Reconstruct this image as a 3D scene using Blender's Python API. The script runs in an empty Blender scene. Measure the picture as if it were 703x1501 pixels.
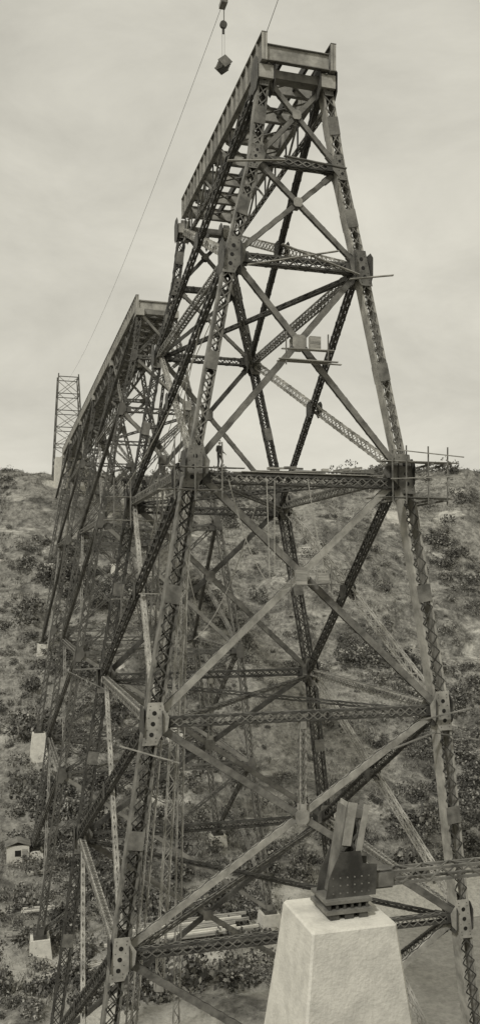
import bpy, math, random
import numpy as np
from mathutils import Vector, noise
random.seed(7); np.random.seed(7)
V = Vector
sc = bpy.context.scene
sc.view_settings.view_transform = 'Standard'
sc.view_settings.look = 'None'
sc.view_settings.exposure = 0
TH = math.atan(0.2799)
TINT = (1.0, 0.968, 0.855)

# ---------------------------------------------------------------- materials
def mat_base(name):
    m = bpy.data.materials.new(name); m.use_nodes = True
    nt = m.node_tree
    return m, nt, nt.nodes['Principled BSDF']
def col(v): return (v*TINT[0], v*TINT[1], v*TINT[2], 1)
def noisy(name, v0, v1, scale, rough=0.7, bump=0.0, bscale=None, detail=6, lo=0.35, hi=0.65, metal=0.0, stretch=None):
    m, nt, b = mat_base(name)
    tc = nt.nodes.new('ShaderNodeTexCoord')
    src = tc.outputs['Object']
    if stretch:
        mp = nt.nodes.new('ShaderNodeMapping'); mp.inputs['Scale'].default_value = stretch
        nt.links.new(src, mp.inputs[0]); src = mp.outputs[0]
    n = nt.nodes.new('ShaderNodeTexNoise'); n.inputs['Scale'].default_value = scale
    n.inputs['Detail'].default_value = detail; n.inputs['Roughness'].default_value = 0.65
    r = nt.nodes.new('ShaderNodeValToRGB')
    r.color_ramp.elements[0].position = lo; r.color_ramp.elements[1].position = hi
    r.color_ramp.elements[0].color = col(v0); r.color_ramp.elements[1].color = col(v1)
    nt.links.new(src, n.inputs['Vector']); nt.links.new(n.outputs['Fac'], r.inputs[0])
    nt.links.new(r.outputs[0], b.inputs['Base Color'])
    b.inputs['Roughness'].default_value = rough
    b.inputs['Specular IOR Level'].default_value = 0.25
    if bump:
        n2 = nt.nodes.new('ShaderNodeTexNoise'); n2.inputs['Scale'].default_value = bscale or scale*3
        n2.inputs['Detail'].default_value = 5
        nt.links.new(src, n2.inputs['Vector'])
        bp = nt.nodes.new('ShaderNodeBump'); bp.inputs['Strength'].default_value = bump
        bp.inputs['Distance'].default_value = 0.1
        nt.links.new(n2.outputs['Fac'], bp.inputs['Height']); nt.links.new(bp.outputs[0], b.inputs['Normal'])
    return m
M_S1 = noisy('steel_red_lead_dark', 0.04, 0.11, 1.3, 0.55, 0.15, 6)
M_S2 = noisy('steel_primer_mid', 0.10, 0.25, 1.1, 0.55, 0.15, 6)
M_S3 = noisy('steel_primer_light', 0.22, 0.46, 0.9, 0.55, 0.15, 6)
M_HOLE = noisy('painted_opening_dark', 0.015, 0.03, 3)  # near-black fill that paints the dark of openings not cut through
F_S1 = noisy('hazed_steel_dark', 0.07, 0.15, 0.6, 0.6)  # far steel set lighter: distance haze painted into the base colours
F_S2 = noisy('hazed_steel_mid', 0.14, 0.28, 0.6, 0.6)
F_S3 = noisy('hazed_steel_light', 0.28, 0.45, 0.6, 0.6)
M_WOOD = noisy('timber_plank', 0.18, 0.46, 2.0, 0.8, 0.2, 9, stretch=(0.3, 3, 3))
M_CONC = noisy('concrete', 0.52, 0.70, 1.6, 0.9, 0.3, 9, lo=0.3, hi=0.6, detail=12)
M_ROPE = noisy('wire_rope', 0.08, 0.14, 4)
M_ROPEL = noisy('hemp_rope', 0.3, 0.45, 4)
STEEL = [M_S1, M_S2, M_S3, M_HOLE]
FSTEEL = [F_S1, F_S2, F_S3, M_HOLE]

# ---------------------------------------------------------------- mesh accumulator
class Acc:
    def __init__(s): s.v = []; s.f = []; s.m = []
    def beam(s, P, Q, w, h, a, m=0):
        """box from P to Q; w = size along a, h = size across"""
        d = Q-P
        L = d.length
        if L < 1e-5: return
        d = d/L
        a = a - d*a.dot(d)
        if a.length < 1e-4:
            a = V((0,0,1)) if abs(d.z) < .9 else V((1,0,0)); a = a - d*a.dot(d)
        a.normalize(); b = d.cross(a)
        a = a*(w/2); b = b*(h/2)
        i = len(s.v)
        for c in (P, Q):
            s.v += [c-a-b, c+a-b, c+a+b, c-a+b]
        s.f += [(i,i+3,i+2,i+1),(i+4,i+5,i+6,i+7),(i,i+1,i+5,i+4),(i+1,i+2,i+6,i+5),(i+2,i+3,i+7,i+6),(i+3,i,i+4,i+7)]
        s.m += [m]*6
    def box(s, c, sx, sy, sz, m=0):
        c = V(c); s.beam(c-V((0,0,sz/2)), c+V((0,0,sz/2)), sx, sy, V((1,0,0)), m)
    def poly(s, pts, nrm, t, m=0):
        n = nrm.normalized()*(t/2); k = len(pts); i = len(s.v)
        s.v += [p-n for p in pts] + [p+n for p in pts]
        s.f.append(tuple(range(i+k-1, i-1, -1))); s.f.append(tuple(range(i+k, i+2*k)))
        for j in range(k):
            j2 = (j+1) % k
            s.f.append((i+j, i+j2, i+k+j2, i+k+j))
        s.m += [m]*(k+2)
    def disc(s, c, nrm, r, t, m=3, n=12):
        nrm = nrm.normalized(); a = nrm.orthogonal().normalized(); b = nrm.cross(a)
        s.poly([c + a*r*math.cos(2*math.pi*k/n) + b*r*math.sin(2*math.pi*k/n) for k in range(n)], nrm, t, m)
    def frustum(s, c, sx0, sy0, sx1, sy1, z0, z1, m=0):
        i = len(s.v); x, y = c
        for (sx, sy, z) in ((sx0,sy0,z0),(sx1,sy1,z1)):
            s.v += [V((x-sx/2,y-sy/2,z)),V((x+sx/2,y-sy/2,z)),V((x+sx/2,y+sy/2,z)),V((x-sx/2,y+sy/2,z))]
        s.f += [(i,i+3,i+2,i+1),(i+4,i+5,i+6,i+7),(i,i+1,i+5,i+4),(i+1,i+2,i+6,i+5),(i+2,i+3,i+7,i+6),(i+3,i,i+4,i+7)]
        s.m += [m]*6
    def obj(s, name, mats, parent=None):
        me = bpy.data.meshes.new(name)
        me.from_pydata([tuple(v) for v in s.v], [], s.f)
        for mm in mats: me.materials.append(mm)
        me.polygons.foreach_set('material_index', s.m)
        me.update()
        o = bpy.data.objects.new(name, me); sc.collection.objects.link(o)
        if parent: o.parent = parent
        return o
def empty(name):
    e = bpy.data.objects.new(name, None); sc.collection.objects.link(e); return e

def laced(acc, P, Q, a, wa, wb, solid=None, pitch=None, lw=0.09, x=True, cs=0.13, ms=1, ml=0, off=0.0):
    """built-up member: wa across direction a, wb across the other axis."""
    P = V(P); Q = V(Q)
    d = (Q-P); L = d.length; d = d/L
    if off: P = P + d*off; Q = Q - d*off; L -= 2*off
    a = a - d*a.dot(d); a.normalize(); b = d.cross(a)
    t = 0.03
    if solid == 'a':
        for s in (-1, 1):
            o = a*(s*(wa/2-t/2)); acc.beam(P+o, Q+o, t, wb, a, ms)
            for s2 in (-1, 1):
                o2 = a*(s*(wa/2-t-cs/2)) + b*(s2*(wb/2-t/2)); acc.beam(P+o2, Q+o2, cs, t, a, ms)
        faces = [(b, a, wb, wa)]
    elif solid == 'b':
        for s in (-1, 1):
            o = b*(s*(wb/2-t/2)); acc.beam(P+o, Q+o, wa, t, a, ms)
            for s2 in (-1, 1):
                o2 = b*(s*(wb/2-t-cs/2)) + a*(s2*(wa/2-t/2)); acc.beam(P+o2, Q+o2, t, cs, a, ms)
        faces = [(a, b, wa, wb)]
    else:
        for s in (-1, 1):
            for s2 in (-1, 1):
                o = a*(s*(wa/2-cs/2)) + b*(s2*(wb/2-cs/2)); acc.beam(P+o, Q+o, cs, cs, a, ms)
        faces = [(b, a, wb, wa), (a, b, wa, wb)]
    for (nrm, across, wn, wc) in faces:
        pt = pitch or wc
        n = max(2, int(round(L/pt)))
        hw = wc/2-cs*0.5
        for s in (-1, 1):
            o = nrm*(s*(wn/2+0.012))
            for k in range(n):
                p0 = P + d*(L*k/n) + o; p1 = P + d*(L*(k+1)/n) + o
                sg = 1 if (k % 2) else -1
                acc.beam(p0+across*hw*sg, p1-across*hw*sg, lw, 0.02, d.cross(nrm) , ml)
                if x:
                    e = nrm*(s*0.022)
                    acc.beam(p0-across*hw*sg+e, p1+across*hw*sg+e, lw, 0.02, d.cross(nrm), ml)
    # batten plates at the ends
    for (nrm, across, wn, wc) in faces:
        for s in (-1, 1):
            for e0, e1 in ((0, min(.7, L*.1)), (L-min(.7, L*.1), L)):
                o = nrm*(s*(wn/2+0.05)); acc.beam(P+d*e0+o, P+d*e1+o, wc*0.96, 0.03, across, ms)

# ---------------------------------------------------------------- tower geometry
ZL = [('A',30.7,2.0,17.45),('B',25.6,2.75,17.6),('C',19.5,4.23,17.6),('D',6.7,6.85,17.86),
      ('E',-8.4,9.4,17.98),('F',-21.9,11.1,17.75),('G',-39.0,13.3,17.7),('H',-60,16,17.7)]
zz = [-l[1] for l in ZL]
def lp(side, z, Y):
    hw = float(np.interp(-z, zz, [l[2] for l in ZL])); c = float(np.interp(-z, zz, [l[3] for l in ZL]))
    return V((c + side*hw, Y, z))
X1 = V((1,0,0)); Y1 = V((0,1,0)); Z1 = V((0,0,1))

def levels(base):
    L = [l[1] for l in ZL[:-1] if l[1] > base+5]
    return L + [base]

def bent(legs, br, gus, Y, base, det):
    lv = levels(base)
    for i in range(len(lv)-1):
        z0, z1 = lv[i], lv[i+1]
        w = (0.72 if z0 > 8 else 0.95) if det else (.6 if z0 > 8 else .76)
        if det == 1: w *= .95
        w2 = w
        for s in (-1, 1):
            P, Q = lp(s, z0, Y), lp(s, z1, Y)
            if det > 1: laced(legs, P, Q, X1, w, w2, 'a', w*1.0, 0.075, True, 0.12, 2 if s > 0 else 1, 1 if z0 > 8 else 0)  # upper front lacing in lighter steel, painting in the light it catches
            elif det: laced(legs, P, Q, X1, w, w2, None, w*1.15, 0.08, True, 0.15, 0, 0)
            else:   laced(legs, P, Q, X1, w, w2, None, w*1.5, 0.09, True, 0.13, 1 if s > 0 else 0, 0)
            if det:  # splice plates
                m = P.lerp(Q, .5); d = (Q-P).normalized()
                for sy in (-1, 1):
                    o = Y1*(sy*(w2/2+.06)); legs.beam(m-d*.55+o, m+d*.55+o, w*.98, .03, X1, 1)
        # bracing
        L0, R0, L1, R1 = lp(-1,z0,Y), lp(1,z0,Y), lp(-1,z1,Y), lp(1,z1,Y)
        dw = 0.28 if z0 > 22 else (0.36 if z0 > 8 else .42)
        y1, y2 = Y1*-.14, Y1*.14
        if det:
            off = .5
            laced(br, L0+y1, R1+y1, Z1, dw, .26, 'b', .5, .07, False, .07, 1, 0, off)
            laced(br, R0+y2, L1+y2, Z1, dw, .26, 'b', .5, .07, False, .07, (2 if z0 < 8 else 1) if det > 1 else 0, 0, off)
        else:
            laced(br, L0+y1, R1+y1, Z1, dw, .26, 'b' if Y < 110 else None, .9, .06, False, .09, 1, 0, .5)
            laced(br, R0+y2, L1+y2, Z1, dw, .26, None, .9, .06, False, .09, 0, 0, .5)
        # horizontal strut at the top of this panel
        if i > 0:
            zo = V((0,0,-.6)) if abs(z0-6.7) < .1 else V((0,0,0))
            hh = .46 if z0 > 22 else .62
            laced(br, L0+zo, R0+zo, Z1, hh, .5, None, .62 if det else .9, .06 if det else .07, bool(det), .14, 0, 1 if det > 1 else 0, .4)
        # crossing
        wa_, wb_ = (R0-L0).length, (R1-L1).length
        t = wa_/(wa_+wb_); c = L0.lerp(R1, t)
        g = .28 if z0 > 22 else .45
        if det:
            for sy in (-1, 1):
                o = Y1*(sy*.31)
                gus.poly([c+o+X1*x_*g+Z1*z_*g for x_, z_ in ((-1,-.6),(-.6,-1),(.6,-1),(1,-.6),(1,.6),(.6,1),(-.6,1),(-1,.6))], Y1, .03, 2 if det > 1 else 1)
        # leg gussets
        for s in (-1, 1):
            P = lp(s, z0, Y); d = (lp(s, z0-1, Y)-P).normalized()
            k = .52 if z0 > 22 else (.74 if z0 > 8 else .84)
            if not det: k *= .65
            inn = -s
            pts = [(-.55,-1.5),(.5,-1.5),(.66,-1.0),(1.1,-.45),(1.1,.45),(.66,1.0),(.5,1.5),(-.55,1.5)]
            for sy in (-1, 1):
                o = Y1*(sy*(w2/2+.10))
                pl = [P + o + X1*(px*inn*k) + d*(pz*k) for px, pz in pts]
                if inn < 0: pl = pl[::-1]
                gus.poly(pl, Y1, .035, 2 if (z0 < 0 and det > 1) else (1 if det else 0))
                if det:
                    for rr in (-.75, 0, .75):
                        gus.disc(P+o+Y1*(sy*.02)+d*(rr*k), Y1, .14*k+.02, .02, 3)
                    for rr in (-1.25,-1.0,-.42,.42,1.0,1.25):
                        for cc in (-.35,.35): gus.disc(P+o+Y1*(sy*.02)+d*(rr*k)+X1*(cc*k*inn), Y1, .035, .02, 0, 6)
        # hanger
        if det and abs(z0+8.4) < .1:
            m = (L0+R0)/2; laced(br, m, V((m.x, Y, c.z)), X1, .42, .35, None, .5, .06, True, .08, 2, 1, .2)

def face(br, gus, s, Ya, Yb, base_a, base_b, det):
    base = max(base_a, base_b)
    keys = [30.7, 19.5, 6.7, -8.4, -21.9, -39]
    ks = [k for k in keys if k > base+5]
    for i, z0 in enumerate(ks):
        if i+1 < len(ks): za = zb = ks[i+1]
        else: za, zb = base_a, base_b
        A0, B0, A1, B1 = lp(s,z0,Ya), lp(s,z0,Yb), lp(s,za,Ya), lp(s,zb,Yb)
        w = .6 if z0 > 8 else .78
        if not det: w *= .75
        pt = w*1.15 if det else 1.0
        e = X1*.2
        laced(br, A0-e, B1-e, Z1, w, .36, None, pt, .07, bool(det), .12, 0, 0, .6)
        laced(br, B0+e, A1+e, Z1, w, .3, None, pt, .055, bool(det), .08, 2 if det else 1, 2 if det else 1, .6)
        if i > 0:
            laced(br, A0, B0, Z1, .6 if det else .5, .45, None, .65 if det else .9, .06, bool(det), .1, 2 if det and z0 < 0 else 1, 1 if det else 0, .5)
            if s < 0:   # plan bracing between the two bents
                C0, D0 = lp(1,z0,Ya), lp(1,z0,Yb); zo = V((0,0,-.35))
                laced(br, A0+zo, D0+zo, Z1, .3, .3, None, .8, .05, False, .08, 1, 0, 1.0)
                laced(br, B0-zo*-.6, C0-zo*-.6, Z1, .3, .3, None, .8, .05, False, .08, 0, 0, 1.0)
        if det:
            c = A0.lerp(B1, .5)
            for sx in (-1, 1):
                gus.poly([c+X1*(sx*.42)+Y1*y_*.6+Z1*z_*.6 for y_, z_ in ((-1,-.5),(-.5,-1),(.5,-1),(1,-.5),(1,.5),(.5,1),(-.5,1),(-1,.5))], X1, .03, 0)
            for zq, Yq in ((z0, Ya), (z0, Yb)):
                P = lp(s, zq, Yq)
                for sx in (-1, 1):
                    gus.poly([P+X1*(sx*.55)+Y1*y_*.75+Z1*z_*1.0 for y_, z_ in ((-1,-.6),(-.5,-1),(.5,-1),(1,-.6),(1,.6),(.5,1),(-.5,1),(-1,.6))], X1, .03, 0)

def pedestal(acc, P, top, ground, sx=2.1, sy=2.1):
    h = top-ground
    acc.frustum((P.x, P.y), sx+h*.2, sy+h*.2, sx, sy, ground, top, 0)
    acc.frustum((P.x, P.y), 1.5, 1.5, 1.5, 1.5, top, top+.35, 1)

# ---------------------------------------------------------------- terrain
PY = [-3000,-600,-60,-8, 4, 14, 30, 46, 60, 72, 98,106,116,132,146,170,194,218,234,262,400,900,4000]
PZ = [  60,   30,  5,-1.8,-4,-13,-24,-36,-42,-43,-43,-42,-41.5,-36,-30.5,-15,  1, 21, 28.5,31, 30, 34, 60]
def terr(x, y):
    n1 = noise.fractal(V((x*.012, y*.012, 3.1)), 1, 2, 3)
    n2 = noise.fractal(V((x*.06, y*.06, 9.1)), 1, 2, 3)
    n3 = noise.noise(V((x*.33, y*.33, 1.7)))
    act = min(1, max(0, (y-112)/60)) if y > 60 else min(1, max(0, (40-y)/40))*.6
    yy = y + n1*10*act
    z = float(np.interp(yy, PY, PZ))
    slope = 1 if 112 < y < 235 else .35
    amp = .25 + .75*act
    z += n2*3.4*amp*(slope*.7+.3) + n3*.8*amp
    if y > 200: z += 3.2*min(1, max(0, (x-40)/110))*min(1, (y-200)/30)
    if y > 180 and abs(x-17.7) < 30 and y < 250:
        z -= 1.5*(1-abs(x-17.7)/30)
    if 70 < y < 135 and x < 40:
        k = min(1, (40-x)/14)*min(1, (y-70)/14)*min(1, (135-y)/20)
        z += k*(1.2 + n3*1.0 + n2*1.4)
    if 66 < y < 118:
        k = min(1, max(0, (x-32+ (y-85)*.15)/12)); k = k*k*(3-2*k)
        r = min(1, max(0, (y-66)/8))*min(1, max(0, (104-y)/9))
        z -= 3.2*k*r
    if abs(x) < 6 and -6 < y < 8: z = min(z, -1.9)
    return z
def axis(segs):
    out = []
    for a, b, st in segs:
        out += list(np.arange(a, b, st))
    return out
xs = axis([(-3000,-600,600),(-600,-120,60),(-120,-24,6),(-24,170,1.5),(170,260,6),(260,600,60),(600,3601,600)])
ys = axis([(-3000,-300,540),(-300,-40,40),(-40,64,3),(64,262,1.5),(262,340,6),(340,700,60),(700,4001,660)])
nx, ny = len(xs), len(ys)
verts = [(x, y, terr(x, y)) for y in ys for x in xs]
faces = [(j*nx+i, j*nx+i+1, (j+1)*nx+i+1, (j+1)*nx+i) for j in range(ny-1) for i in range(nx-1)]
me = bpy.data.meshes.new('hillside_terrain'); me.from_pydata(verts, [], faces)
for p in me.polygons: p.use_smooth = True
ter = bpy.data.objects.new('hillside_terrain', me); sc.collection.objects.link(ter)
m, nt, b = mat_base('hillside_grass_and_clay')
tc = nt.nodes.new('ShaderNodeTexCoord')
def nz(scale, detail=8, rough=.65, dist=0, stretch=None):
    n = nt.nodes.new('ShaderNodeTexNoise'); n.inputs['Scale'].default_value = scale
    n.inputs['Detail'].default_value = detail; n.inputs['Roughness'].default_value = rough
    n.inputs['Distortion'].default_value = dist
    if stretch:
        mp = nt.nodes.new('ShaderNodeMapping'); mp.inputs['Scale'].default_value = stretch
        nt.links.new(tc.outputs['Object'], mp.inputs[0]); nt.links.new(mp.outputs[0], n.inputs['Vector'])
    else: nt.links.new(tc.outputs['Object'], n.inputs['Vector'])
    return n
def ramp(src, stops):
    r = nt.nodes.new('ShaderNodeValToRGB'); cr = r.color_ramp
    while len(cr.elements) < len(stops): cr.elements.new(.5)
    for e, (p, v) in zip(cr.elements, stops): e.position = p; e.color = col(v)
    nt.links.new(src, r.inputs[0]); return r
fine = ramp(nz(.9, 11, .78).outputs['Fac'], [(.34,.09),(.46,.21),(.55,.30),(.70,.46)])
big = nz(.06, 8, .66, .8, (1,1,2.8))
pale = ramp(nz(.5, 9, .75, .3).outputs['Fac'], [(.3,.32),(.5,.52),(.75,.68)])
bigr = nt.nodes.new('ShaderNodeValToRGB'); bigr.color_ramp.elements[0].position=.58; bigr.color_ramp.elements[1].position=.64
nt.links.new(big.outputs['Fac'], bigr.inputs[0])
mx = nt.nodes.new('ShaderNodeMixRGB'); nt.links.new(bigr.outputs[0], mx.inputs[0])
nt.links.new(fine.outputs[0], mx.inputs[1]); nt.links.new(pale.outputs[0], mx.inputs[2])
dk = nz(.07, 9, .70, .8)
dkr = nt.nodes.new('ShaderNodeValToRGB'); dkr.color_ramp.elements[0].position=.48; dkr.color_ramp.elements[1].position=.58
nt.links.new(dk.outputs['Fac'], dkr.inputs[0])
mx2 = nt.nodes.new('ShaderNodeMixRGB'); mx2.blend_type='MULTIPLY'; mx2.inputs[2].default_value=(.5,.5,.5,1)
nt.links.new(dkr.outputs[0], mx2.inputs[0]); nt.links.new(mx.outputs[0], mx2.inputs[1])
sep = nt.nodes.new('ShaderNodeSeparateXYZ'); nt.links.new(tc.outputs['Object'], sep.inputs[0])
mr = nt.nodes.new('ShaderNodeMapRange'); mr.inputs[1].default_value=-41.2; mr.inputs[2].default_value=-42.0; mr.inputs[3].default_value=0; mr.inputs[4].default_value=1
nt.links.new(sep.outputs['Z'], mr.inputs[0])
grv = ramp(nz(2.0, 10, .8).outputs['Fac'], [(.35,.30),(.5,.50),(.7,.66)])
mx3 = nt.nodes.new('ShaderNodeMixRGB'); nt.links.new(mr.outputs[0], mx3.inputs[0]); nt.links.new(mx2.outputs[0], mx3.inputs[1]); nt.links.new(grv.outputs[0], mx3.inputs[2])
nt.links.new(mx3.outputs[0], b.inputs['Base Color'])
b.inputs['Roughness'].default_value = .95; b.inputs['Specular IOR Level'].default_value = .1
bp = nt.nodes.new('ShaderNodeBump'); bp.inputs['Strength'].default_value=.8; bp.inputs['Distance'].default_value=.5
nt.links.new(nz(.8, 10, .75).outputs['Fac'], bp.inputs['Height']); nt.links.new(bp.outputs[0], b.inputs['Normal'])
me.materials.append(m)

# river
M_WATER = noisy('river_water', .22, .34, 1.5, .5, .5, 4.0, detail=10)
w = Acc(); w.poly([V((24,60,-44.3)), V((400,60,-44.3)), V((400,118,-44.3)), V((24,118,-44.3))], Z1, .02)
w.obj('river_water', [M_WATER])

# shrubs -------------------------------------------------------
def leaf_template(n):
    c = np.random.normal(size=(n,3)); c /= np.linalg.norm(c, axis=1)[:,None]
    # several sub-crowns make an uneven outline
    k = np.random.randint(0,5,n); cen = np.random.uniform(-.55,.55,(5,3)); cen[:,2] = np.random.uniform(0,.45,5); rad = np.random.uniform(.35,.62,5)
    c = cen[k] + c*(np.random.uniform(.5,1.0,n)**.6*rad[k])[:,None]
    c[:,2] = np.abs(c[:,2])
    u = np.random.normal(size=(n,3)); u /= np.linalg.norm(u,axis=1)[:,None]
    q = np.random.normal(size=(n,3)); v = np.cross(u,q); v /= np.linalg.norm(v,axis=1)[:,None]
    s = np.random.uniform(.03,.075,n)[:,None]
    return np.stack([c-u*s-v*s, c+u*s-v*s*.6, c+u*s*.7+v*s, c-u*s*.8+v*s*.9], axis=1)
def tuft_template(n):
    c = np.random.normal(size=(n,3))*np.array([.7,.7,0])
    u = np.random.normal(size=(n,3)); u[:,2]=0; u /= np.linalg.norm(u,axis=1)[:,None]
    v = np.random.normal(size=(n,3))*.35; v[:,2]=1
    s = np.random.uniform(.03,.08,n)[:,None]; h = np.random.uniform(.5,1.1,n)[:,None]
    return np.stack([c-u*s, c+u*s, c+v*h+u*s*.3, c+v*h-u*s*.3], axis=1)
M_L1 = noisy('foliage_dark', .05, .10, 1.0, .8); M_L2 = noisy('foliage_mid', .10, .18, 1.0, .8); M_L3 = noisy('foliage_light', .24, .38, 1.0, .8)
def scatter(name, pts, temps, probs):
    allv = []; mi = []
    for (x, y, z, r, h) in pts:
        t = temps[random.randrange(len(temps))]; a = random.random()*6.28
        R = np.array([[math.cos(a),-math.sin(a),0],[math.sin(a),math.cos(a),0],[0,0,1]])
        q = (t.reshape(-1,3) @ R.T)*np.array([r,r,h]) + np.array([x,y,z-.12*h])
        allv.append(q)
        mi.append(np.random.choice(3, len(t), p=random.choice(probs)))
    co = np.concatenate(allv).astype(np.float32); nq = len(co)//4
    me = bpy.data.meshes.new(name); me.vertices.add(nq*4); me.vertices.foreach_set('co', co.ravel())
    me.loops.add(nq*4); me.loops.foreach_set('vertex_index', np.arange(nq*4, dtype=np.int32))
    me.polygons.add(nq); me.polygons.foreach_set('loop_start', np.arange(0,nq*4,4, dtype=np.int32))
    me.polygons.foreach_set('loop_total', np.full(nq,4,dtype=np.int32))
    for mm in (M_L1,M_L2,M_L3): me.materials.append(mm)
    me.polygons.foreach_set('material_index', np.concatenate(mi).astype(np.int32))
    me.update(calc_edges=True); me.validate()
    o = bpy.data.objects.new(name, me); sc.collection.objects.link(o); return o
pts = []; tries = 0
while len(pts) < 3000 and tries < 60000:
    tries += 1
    y = random.uniform(84, 262); x = random.uniform(-25, 175)
    if x/y < -.06 or x/y > .68: continue
    if y < 110 and x > 34: continue
    d = noise.fractal(V((x*.03, y*.03, 20.0)), 1, 2, 4)
    if random.random() > max(.12, min(1, .22+d*2.4)): continue
    if abs(x-17.7) < 14 and y > 205: continue
    r = random.choice([.7,.9,1.2,1.7,2.3])*random.uniform(.8,1.25)
    if d > .25 and random.random() < .35: r *= 1.5
    pts.append((x, y, terr(x,y), r, r*random.uniform(.8,1.4)))
for k in range(30):
    x, y = random.uniform(95,165), random.uniform(205,240); r = random.uniform(2.2,4.2); pts.append((x,y,terr(x,y),r,r*1.5))
scatter('hillside_shrubs', pts, [leaf_template(280) for _ in range(8)], [(.4,.45,.15),(.2,.5,.3),(.7,.25,.05),(.15,.5,.35)])
pts = []
while len(pts) < 5200:
    y = random.uniform(86, 262); x = random.uniform(-20, 175)
    if x/y < -.06 or x/y > .68: continue
    if y < 112 and x > 36: continue
    r = random.uniform(.5,1.3); pts.append((x,y,terr(x,y),r,random.uniform(.4,.9)))
scatter('hillside_grass_tufts', pts, [tuft_template(36) for _ in range(6)], [(.05,.25,.7),(.1,.4,.5),(.2,.5,.3)])

# ---------------------------------------------------------------- towers
def tower(Ya, Yb, base_a, base_b, det, sides_base=None):
    e = empty('viaduct_tower')
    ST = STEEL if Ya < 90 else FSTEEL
    legs, br, gus, ped = Acc(), Acc(), Acc(), Acc()
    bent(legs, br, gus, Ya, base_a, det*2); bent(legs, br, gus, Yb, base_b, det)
    for s in (-1, 1): face(br, gus, s, Ya, Yb, base_a, base_b, det)
    for Y, bz in ((Ya, base_a), (Yb, base_b)):
        P, Q = lp(-1, 30.7, Y), lp(1, 30.7, Y)
        gus.beam(P-X1*.5+Z1*.1, Q+X1*.5+Z1*.1, .5, .7, Z1, 1)
        for s in (-1, 1):
            P = lp(s, 30.7, Y); gus.box(P+Z1*.0+Y1*-.1, .95, 1.15, .8, 2)
            B = lp(s, bz, Y)
            pedestal(ped, B, bz-.35, min(terr(B.x-2, Y), terr(B.x+2, Y), terr(B.x,Y-2))-1.5)
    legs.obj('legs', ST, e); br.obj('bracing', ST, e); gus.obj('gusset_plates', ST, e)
    ped.obj('concrete_pedestals', [M_CONC, M_S1], e)
    return e
t1 = tower(50, 74, -39, -39, 1)
tower(98, 122, -39.5, -37, 0)
tower(146, 170, -25, -12, 0)
tower(194, 217, 4, 19, 0)

# ---------------------------------------------------------------- deck
def deck(Ya, Yb, floor):
    e = empty('viaduct_deck_girders'); g = Acc(); fl = Acc()
    XL, XR = 15.25, 19.65
    zb, zt = 31.2, 32.85
    for X, so in ((XL, -1), (XR, 1)):
        g.beam(V((X,Ya,(zb+zt)/2)), V((X,Yb,(zb+zt)/2)), .03, zt-zb, X1, 1)
        for z in (zb, zt): g.beam(V((X,Ya,z)), V((X,Yb,z)), .36, .05, X1, 1)
        n = int((Yb-Ya)/1.15)
        for k in range(n+1):
            y = Ya+.05+(Yb-Ya-.1)*k/n
            for sd in (-1,1): g.beam(V((X+sd*.095,y,zb+.03)), V((X+sd*.095,y,zt-.03)), .15, .07, X1, 2)
    n = max(2, int((Yb-Ya)/3))
    for k in range(n+1):
        y = Ya+.25+(Yb-Ya-.5)*k/n
        g.beam(V((XL+.22,y,31.75)), V((XR-.22,y,31.75)), .9, .04, Z1, 2)
        g.beam(V((XL+.22,y,31.28)), V((XR-.22,y,31.28)), .05, .3, Z1, 1)
        g.beam(V((XL+.22,y,32.22)), V((XR-.22,y,32.22)), .05, .3, Z1, 1)
        if k < n:
            y2 = Ya+.25+(Yb-Ya-.5)*(k+1)/n
            g.beam(V((XL+.3,y,31.15)), V((XR-.3,y2,31.15)), .14, .05, X1, 1)
            g.beam(V((XR-.3,y,31.08)), V((XL+.3,y2,31.08)), .14, .05, X1, 1)
    for X in (16.6, 18.3):
        g.beam(V((X,Ya+.3,31.9)), V((X,Yb-.3,31.9)), .2, .5, X1, 0)
    if floor:
        y = Ya+.4
        while y < Yb-.3:
            fl.box((17.45, y, 32.33), 3.9, .22, .15, 0); y += .5
    for X in (XL+.15, XR-.15):
        zc = 29.2
        laced(g, V((X,Ya+1.2,zc)), V((X,Yb-.2,zc)), Z1, .26, .26, None, .8, .05, False, .07, 1, 0)
        n = int((Yb-Ya)/2.4)
        for k in range(n):
            y = Ya+1.2+(Yb-Ya-1.4)*k/n; y2 = Ya+1.2+(Yb-Ya-1.4)*(k+1)/n
            p, q = (zc, zb-.05) if k % 2 else (zb-.05, zc)
            g.beam(V((X,y,p)), V((X,y2,q)), .13, .1, X1, 1)
            g.beam(V((X,y2,zc)), V((X,y2,zb-.05)), .1, .1, X1, 0)
    g.obj('girders', STEEL, e)
    if floor: fl.obj('timber_sleepers', [M_WOOD], e)
deck(49.0, 72.6, False)
deck(98.2, 219, True)

# abutment
ab = Acc(); ab.frustum((17.5, 221.5), 9, 6, 8, 5, 16, 30.8, 0); ab.obj('concrete_abutment', [M_CONC])

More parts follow.
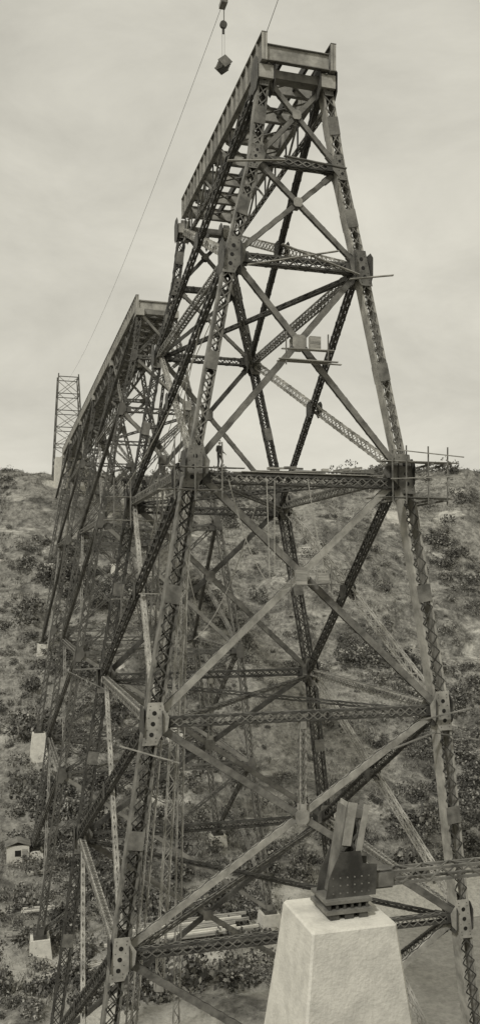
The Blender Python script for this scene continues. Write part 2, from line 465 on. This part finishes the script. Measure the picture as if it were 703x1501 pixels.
# ---------------------------------------------------------------- near pedestal with leg stub
e = empty('near_tower_footing')
c = Acc(); s_ = Acc()
PX, PYY, PT = 10.75, 26.4, -10.95
gz = -25.5
def ring(h, z, ch):
    return [(-h+ch,-h,z),(h-ch,-h,z),(h,-h+ch,z),(h,h-ch,z),(h-ch,h,z),(-h+ch,h,z),(-h,h-ch,z),(-h,-h+ch,z)]
lifts = [gz]
z = PT-.9
while z > gz: lifts.append(z); z -= .9
lifts = sorted(lifts)
rs = []
for z in lifts:
    rs.append(ring(1.42+.125*(PT-z)+random.uniform(-.004,.004), z, .07))
rs += [ring(1.44, PT-.06, .07), ring(1.39, PT, .07)]
for r in rs:
    c.v += [V((PX+p[0]+noise.noise(V((p[0]*2,p[2]*1.7,p[1]*2)))*.008, PYY+p[1], p[2])) for p in r]
nr = len(rs)
for k in range(nr-1):
    for j in range(8):
        j2 = (j+1) % 8; c.f.append((k*8+j, k*8+j2, (k+1)*8+j2, (k+1)*8+j)); c.m.append(0)
c.f.append(tuple(range((nr-1)*8, nr*8))); c.m.append(0)
c.obj('concrete_pier', [M_CONC], e)
base = V((PX+.1, PYY, PT))
d = V((.17, 0, 1)).normalized()
for dx in (-.5,0,.5): s_.box(base+V((dx,0,.09)), .3, 1.4, .18, 0)
s_.box(base+V((0,0,.25)), 1.6, 1.5, .12, 1)
for k in range(6): s_.box(base+V((-.65+.26*k,0,.40)), .08, 1.3, .2, 0)
s_.box(base+V((0,0,.55)), 1.6, 1.4, .10, 1)
P = base+V((-.1,0,.6)); Q = P + d*2.9
laced(s_, P+d*.0, Q, X1, .7, .7, 'a', .7, .09, True, .16, 1, 0)
for sy in (-1, 1):
    o = Y1*(sy*.42)
    s_.poly([P+o+V((-.6,0,0)), P+o+V((1.15,0,0)), P+o+V((1.2,0,1.0)), P+o+V((.7,0,1.05)), P+o+d*1.5+V((.36,0,0)), P+o+d*1.5+V((-.36,0,0)), P+o+V((-.5,0,.6))], Y1, .03, 0)
    for a_ in (-.35,-.1,.15,.4,.65,.9):
        for b_ in (.15,.4,.65): s_.disc(P+o+Y1*(sy*.02)+V((a_,0,b_)), Y1, .028, .02, 1, 8)
s_.beam(Q-X1*.3-d*1.2, Q-X1*.3+d*.2, .04, .55, X1, 2); s_.beam(Q-X1*.16-d*1.2-Y1*.4, Q-X1*.16+d*.2-Y1*.4, .3, .04, X1, 2)
s_.beam(Q+X1*.38-d*1.5, Q+X1*.42+d*.1, .04, .55, X1, 1); s_.beam(Q+X1*.30-d*1.5-Y1*.4, Q+X1*.34+d*.1-Y1*.4, .2, .04, X1, 2)
RX = 25.3
laced(s_, P+V((1.15,0,.4)), V((RX-.8, PYY, PT+1.0)), Z1, .48, .5, None, .5, .05, False, .09, 1, 1, 0)
s_.obj('steel_leg_stub', STEEL, e)
c2 = Acc(); c2.frustum((RX, PYY), 6.5, 6.5, 2.8, 2.8, -27, PT, 0); c2.obj('concrete_pier_2', [M_CONC], e)
s2 = Acc(); laced(s2, V((RX,PYY,PT+.05)), V((RX-.5,PYY,PT+3.5)), X1, .95, .95, 'a', .9, .1, True, .2, 1, 0); s2.obj('steel_leg_stub_2', STEEL, e)

# ---------------------------------------------------------------- working platforms
def planks(acc, x0, x1, y0, y1, z, n, along='x'):
    for k in range(n):
        t = (k+.5)/n
        j = random.uniform(-.35,.35); j2 = random.uniform(-.5,.5)
        y = y0+(y1-y0)*t; acc.beam(V((x0+j,y,z+random.uniform(0,.05))), V((x1+j2,y,z+random.uniform(0,.08))), abs(y1-y0)/n*.9, .05, Y1, random.choice([0,0,1]))
def platform(items):
    a = Acc()
    for it in items: planks(a, *it)
    return a
WM = [M_WOOD, M_S2]
a = platform([(22.6,27.6,48.3,49.3,7.35,3),(22.9,27.4,48.2,49.2,5.1,3),(23,27.3,50.8,51.6,5.3,2)])
for x in (23.2,24.1,25.6,26.9): a.beam(V((x,48.1,4.7)), V((x+random.uniform(-.1,.1),48.15,8.3)), .07,.07, X1, 1)
for z in (4.95,7.2):
    for x in (23.4,25.8,26.8): a.beam(V((x,47.9,z)), V((x,52,z)), .1,.12, X1, 1)
for z0,z1 in ((8.0,7.7),(6.2,6.5)): a.beam(V((23,48.0,z0)), V((28,48.0,z1)), .06,.06, Z1, 0)
a.obj('scaffold_platform', WM)
a = platform([(9.2,13.6,48.5,49.2,6.55,2),(9,12.6,48.2,49.1,5.2,3)])
for x in (9.6,10.8,12.4): a.beam(V((x,48.1,4.6)), V((x,48.15,8.0)), .07,.07, X1, 1)
for x in (9.8,12.0): a.beam(V((x,47.9,5.1)), V((x,52,5.1)), .1,.12, X1, 1)
a.obj('scaffold_platform', WM)
a = platform([(13.8,23,49.65,50.35,6.5,3),(15,20,49.7,50.3,6.62,2),(17.5,22.5,49.8,50.2,6.72,1)])
for k in range(14):
    x = 15+random.random()*8
    if k % 2: a.box((x, 50+random.uniform(-.2,.2), 6.84), random.uniform(.15,.5), .3, random.uniform(.1,.4), random.choice([0,1]))
    else: a.beam(V((x,49.9,6.8+random.random()*.1)), V((x+random.uniform(.8,1.8),50.1,6.85+random.random()*.25)), .12,.1, Z1, random.choice([0,1]))
a.obj('plank_walkway', WM)
a = platform([(16.4,19.6,49.0,49.5,14.0,2),(16.2,19.9,48.9,49.6,13.3,3)])
a.box((18.5,49.2,14.45), .7,.3,.8, 0)
for x in (16.6,19.3): a.beam(V((x,49,13)), V((x,49,15.0)), .07,.07,X1,1)
a.obj('scaffold_platform', WM)
a = platform([(16.7,19.9,49.0,49.5,-.3,2)]); a.box((17.6,49.2,.15), .7,.4,.9, 0); a.box((19.0,49.2,.1), .7,.5,.6, 0)
for x in (16.9,19.5): a.beam(V((x,48.95,-.7)), V((x,49,.9)), .07,.07,X1,1)
a.obj('scaffold_platform', WM)
a = platform([(8.8,13.2,72.2,73.2,7.0,3),(8.6,13,72,73.1,5.0,3),(8.8,12.4,75,76,6.0,3)])
for x in (9.2,10.6,12.6): a.beam(V((x,71.9,4.4)), V((x,72,8.6)), .1,.1, X1, 1)
a.obj('scaffold_platform', WM)
a = platform([(8.5,11.5,66,66.8,-1.5,3),(9.5,12.5,60,60.6,-1.0,2),(6.0,9.0,73,73.8,-7.6,3)])
for x in (9,11): a.beam(V((x,66,-3)), V((x,66,0)), .09,.09, X1, 1)
a.obj('scaffold_platform', WM)
a = Acc()
for p, q in (((26.0,49,-9.6),(29.4,48.6,-10.2)),((25.6,49.2,-8.9),(29.0,48.8,-8.2)),((6.6,49,-9.5),(10,48.7,-10.6)),
             ((20.8,49.2,18.6),(23.6,48.9,19.0)),((5.2,73,-7.5),(9.4,71.5,-9.6)),((23.5,49,-10.6),(26.5,48.8,-9.6)),
             ((13,49.2,24.9),(16.5,49,25.3)),((16.5,49.1,25.6),(20.5,49,25.3)),((14.2,49.1,18.8),(20,49.05,20.2)),((16.4,49.2,20.3),(21.4,49.1,18.9))):
    a.beam(V(p), V(q), .2,.06, Y1, random.choice([0,1]))
a.obj('timber_boards', WM)
e = empty('hoist_mast')
a = Acc(); laced(a, V((11.2,62,-30)), V((13.8,62,12)), X1, .6,.6, None, .8,.05, False,.07, 2, 2)
laced(a, V((8.4,58,-34)), V((12.0,58,6)), X1, .45,.45, None, .7,.045, False,.06, 2, 1)
laced(a, V((13.2,66,-40)), V((14.2,66,14)), X1, .5,.5, None, .8,.045, False,.06, 2, 1)
laced(a, V((9.6,68,-40)), V((12.6,68,10)), X1, .5,.5, None, .8,.045, False,.06, 1, 1)
a.obj('lattice_mast', STEEL, e)

# ---------------------------------------------------------------- ropes, cableway
def rope(acc, P, Q, sag, r=.03, n=24, m=0):
    P, Q = V(P), V(Q); prev = P
    for k in range(1, n+1):
        t = k/n; p = P.lerp(Q, t) - Z1*(4*sag*t*(1-t)); acc.beam(prev, p, r*2, r*2, X1, m); prev = p
e = empty('cableway')
a = Acc()
rope(a, (17.7,235,53.8), (17.7,68.3,47.6), 3.0, .014, 30)
rope(a, (17.7,68.3,47.6), (17.7,-60,66), 2.0, .03, 20)
rope(a, (17.75,68.3,47.2), (17.75,68.3,45.9), 0, .03, 2)
rope(a, (17.6,68.3,45.4), (17.6,68.3,43.0), 0, .01, 2); rope(a, (17.8,68.3,45.4), (17.8,68.3,43.0), 0, .01, 2)
rope(a, (15.3,49.5,32.5), (22.0,57,50), 0, .02, 6)
a.obj('wire_cables', [M_ROPE], e)
a = Acc()
a.box((17.7,68.3,47.45), .5,1.0,.35, 1)
for dy in (-.35,.35): a.disc(V((17.7,68.3+dy,47.75)), X1, .22, .3, 0)
a.disc(V((17.7,68.3,45.7)), Y1, .3, .25, 0); a.box((17.7,68.3,45.2), .16,.12,.5, 0)
a.obj('carriage_and_block', STEEL, e)
L = Acc()
cz = V((17.7,68.3,42.4))
for k in range(5):
    L.beam(cz+V((-.5,-.5+.25*k,-.1)), cz+V((.15,-.5+.25*k,.35)), .2,.12, Z1, 1)
    L.beam(cz+V((-.15,-.5+.25*k,-.4)), cz+V((.5,-.5+.25*k,.05)), .2,.12, Z1, 0)
L.poly([cz+V((-.62,-.6,0)), cz+V((0,-.6,-.5)), cz+V((.62,-.6,0)), cz+V((0,-.6,.5))], Y1, .06, 1)
L.poly([cz+V((-.62,.6,0)), cz+V((0,.6,-.5)), cz+V((.62,.6,0)), cz+V((0,.6,.5))], Y1, .06, 1)
L.obj('hanging_crate', STEEL, e)
T = Acc()
b0 = terr(17.7,235)-.5
for sx in (-1,1):
    for sy in (-1,1):
        T.beam(V((17.7+sx*4.0,235+sy*4.0,b0)), V((17.7+sx*2.6,235+sy*2.6,55)), .3,.3, X1, 0)
nlev = 6
for k in range(nlev+1):
    t = k/nlev; h = 4-1.4*t; z = b0+(54.2-b0)*t
    t2 = (k+1)/nlev; h2 = 4-1.4*t2; z2 = b0+(54.2-b0)*t2
    for (ax, bx) in (((-1,-1),(1,-1)),((1,-1),(1,1)),((1,1),(-1,1)),((-1,1),(-1,-1))):
        p, q = V((17.7+ax[0]*h,235+ax[1]*h,z)), V((17.7+bx[0]*h,235+bx[1]*h,z))
        T.beam(p,q,.2,.2,Z1,0)
        if k < nlev:
            p2, q2 = V((17.7+ax[0]*h2,235+ax[1]*h2,z2)), V((17.7+bx[0]*h2,235+bx[1]*h2,z2))
            T.beam(p,q2,.14,.14,Z1,1); T.beam(q,p2,.14,.14,Z1,1)
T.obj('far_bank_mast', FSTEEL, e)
a = Acc()
for P, Q, s in (((13,49,6),(17.2,49,-.2),2.6),((12.2,60,5.5),(14.6,60,-3),2.5),((15.4,49.1,6),(15.6,49.1,0),0),((15.9,49.1,6),(15.9,49.1,.5),0),
                ((16.5,55,5),(12.5,56,-4),1.5),((18,49,6),(19.6,49,-1),.8),((11,51,13),(11.5,60,2),.5),((12.2,53,16),(10.6,62,3),.3),((12.4,50,14),(12.0,66,-6),0),
                ((13.5,52,20),(13.2,64,-2),0),((12.9,50.5,17),(9.5,70,7),.8),((13.9,51,22),(12.2,72,8),.5)):
    rope(a, P, Q, s, .022, 16)
a.obj('hanging_ropes', [M_ROPEL])

# ---------------------------------------------------------------- site clutter on the valley floor
h = empty('site_hut')
hx, hy = 2.4, 122; hz = terr(hx,hy)
a = Acc(); a.box((hx,hy,hz+1.1), 3.0,2.4,2.4, 0); a.box((hx,hy-1.22,hz+1.3), .8,.04,.8, 1); a.box((hx+.9,hy-1.22,hz+.9), .7,.05,1.8, 2)
a.obj('walls_window_door', [M_CONC, M_HOLE, M_WOOD], h)
a = Acc()
for s in (-1,1): a.beam(V((hx+s*.85,hy-1.4,hz+2.6)), V((hx+s*.85,hy+1.4,hz+2.6)), 1.8,.08, V((1,0,-s*.35)), 0)
a.obj('roof', [M_S2], h)
a = Acc()
for k in range(9):
    z = terr(20,96)+1.2
    a.beam(V((11+random.random()*2,95+k*.35,z+.1*k)), V((25+random.random()*4,95+k*.35,z+.3+.1*k)), .3,.25, Z1, random.choice([0,1]))
for cx_, cy_ in ((5,108),(9,92),(24,104),(14,112),(3,100),(6,118)):
    an = random.uniform(-.3,.3)
    for k in range(10):
        z = terr(cx_,cy_)+.5+.12*(k//4); o = (k%4)*.45; l = random.uniform(3,5)
        a.beam(V((cx_-l/2,cy_+o-an*l/2,z)), V((cx_+l/2,cy_+o+an*l/2,z+random.uniform(0,.15))), .3, .14, Z1, random.choice([0,0,1,2]))
a.obj('stacked_timber', [M_WOOD, M_CONC, M_S1])

# ---------------------------------------------------------------- workers
M_CLOTH = noisy('work_clothes', .03,.06, 5, .9); M_SKIN = noisy('skin', .30,.36, 5,.6)
def worker(pos, yaw, pose='stand'):
    e = empty('construction_worker'); e.location = pos; e.rotation_euler = (0,0,yaw)
    bend = .0 if pose == 'stand' else .35
    def sk(name, vs, es, rs, mat, lev=2):
        me = bpy.data.meshes.new(name); me.from_pydata(vs, es, []); o = bpy.data.objects.new(name, me)
        sc.collection.objects.link(o); o.parent = e
        md = o.modifiers.new('skin','SKIN')
        for k, r in enumerate(rs): me.skin_vertices[0].data[k].radius = (r, r) if not isinstance(r, tuple) else r
        me.skin_vertices[0].data[0].use_root = True
        sb = o.modifiers.new('sub','SUBSURF'); sb.levels = lev; sb.render_levels = lev
        me.materials.append(mat); return o
    f = -bend
    vs = [(0,0,.95),(0,f*.35,1.15),(0,f*.9,1.38),(0,f*1.1,1.50),
          (-.11,0,.90),(-.13,-.05,.50),(-.14,0,.10),(-.14,-.16,.05),
          (.11,0,.90),(.14,-.12,.50),(.16,.05,.10),(.16,-.11,.05),
          (-.19,f*.95,1.40),(-.27,f,1.12),(-.22,f-.2,.93),
          (.19,f*.95,1.40),(.28,f,1.12),(.24,f-.22,1.0)]
    es = [(0,1),(1,2),(2,3),(0,4),(4,5),(5,6),(6,7),(0,8),(8,9),(9,10),(10,11),(2,12),(12,13),(13,14),(2,15),(15,16),(16,17)]
    rs = [(.15,.11),(.14,.11),(.15,.11),.06,.095,.07,.05,.04,.095,.07,.05,.04,.065,.05,.035,.065,.05,.035]
    sk('body', vs, es, rs, M_CLOTH)
    hc = V((0,f*1.2,1.66))
    sk('head', [(0,hc.y,1.50),(0,hc.y-.005,1.60),(0,hc.y-.01,1.70),(0,hc.y-.105,1.645),(-.085,hc.y,1.65),(.085,hc.y,1.65)], [(0,1),(1,2),(1,3),(1,4),(1,5)], [.055,.085,.08,.02,.02,.02], M_SKIN)
    sk('flat_cap', [(0,hc.y,1.75),(0,hc.y-.11,1.73)], [(0,1)], [(.10,.05),(.07,.02)], M_CLOTH)
    for k, w_ in ((14,-1),(17,1)):
        p = V(vs[k]); vv = [tuple(p), tuple(p+V((0,-.05,-.05)))]; ee = [(0,1)]; rr = [.03,.035]
        for j in range(4):
            q = V(vv[1]) + V((-.027+.018*j,-.035,-.03)); vv += [tuple(q), tuple(q+V((0,-.01,-.04+.004*abs(j-1))))]
            ee += [(1,len(vv)-2),(len(vv)-2,len(vv)-1)]; rr += [.009,.008]
        q = p+V((-w_*.04,-.05,-.05)); vv.append(tuple(q)); ee.append((0,len(vv)-1)); rr.append(.011)
        sk('hand', vv, ee, rr, M_SKIN, 1)
    return e
worker((12.6,49.55,6.55), .6)
worker((10.3,72.7,7.08), -.5, 'bend')
worker((11.8,72.6,7.08), .8)
worker((9.6,48.75,5.28), 1.2, 'bend')

# ---------------------------------------------------------------- sky and sun
w = bpy.data.worlds.new('World'); sc.world = w; w.use_nodes = True; nt = w.node_tree
bg = nt.nodes['Background']
sun_dir = V((-.62,-.6,.85)).normalized()
sky = nt.nodes.new('ShaderNodeTexSky'); sky.sky_type = 'NISHITA'; sky.sun_disc = False
sky.sun_elevation = math.asin(sun_dir.z); sky.sun_rotation = math.atan2(sun_dir.x, sun_dir.y)
bw = nt.nodes.new('ShaderNodeRGBToBW'); nt.links.new(sky.outputs[0], bw.inputs[0])
mu = nt.nodes.new('ShaderNodeMath'); mu.operation='MULTIPLY'; mu.inputs[1].default_value=.09; nt.links.new(bw.outputs[0], mu.inputs[0])
tcw = nt.nodes.new('ShaderNodeTexCoord'); mp = nt.nodes.new('ShaderNodeMapping'); mp.inputs['Scale'].default_value=(1.0,1.0,2.0); mp.inputs['Rotation'].default_value=(.25,.1,0)
nt.links.new(tcw.outputs['Generated'], mp.inputs[0])
cn = nt.nodes.new('ShaderNodeTexNoise'); cn.inputs['Scale'].default_value=3.8; cn.inputs['Detail'].default_value=10; cn.inputs['Roughness'].default_value=.62; cn.inputs['Distortion'].default_value=.3
nt.links.new(mp.outputs[0], cn.inputs['Vector'])
cr = nt.nodes.new('ShaderNodeValToRGB'); cr.color_ramp.elements[0].position=.3; cr.color_ramp.elements[1].position=.7
cr.color_ramp.elements[0].color=(.57,.57,.57,1); cr.color_ramp.elements[1].color=(.80,.80,.80,1)
nt.links.new(cn.outputs['Fac'], cr.inputs[0])
mxw = nt.nodes.new('ShaderNodeMixRGB'); mxw.inputs[0].default_value=.87
nt.links.new(mu.outputs[0], mxw.inputs[1]); nt.links.new(cr.outputs[0], mxw.inputs[2])
tn = nt.nodes.new('ShaderNodeMixRGB'); tn.blend_type='MULTIPLY'; tn.inputs[0].default_value=1; tn.inputs[2].default_value=(1,.965,.84,1)
nt.links.new(mxw.outputs[0], tn.inputs[1]); nt.links.new(tn.outputs[0], bg.inputs[0]); bg.inputs[1].default_value = 1.0
sl = bpy.data.lights.new('sun','SUN'); sl.energy = 2.0; sl.angle = math.radians(6); sl.color=(1,.98,.94)
so = bpy.data.objects.new('sun', sl); sc.collection.objects.link(so); so.rotation_euler = sun_dir.to_track_quat('Z','Y').to_euler()
so.location = (-40,-40,80)

# ---------------------------------------------------------------- camera
cd = bpy.data.cameras.new('camera'); cam = bpy.data.objects.new('camera', cd); sc.collection.objects.link(cam)
cd.sensor_fit = 'VERTICAL'; cd.sensor_height = 36; cd.lens = 36*1256/1501; cd.shift_y = 99.5/1501
cd.clip_end = 8000; cd.clip_start = .1
cam.rotation_euler = (math.radians(90), 0, -TH); cam.location = (0,0,0)
sc.camera = cam
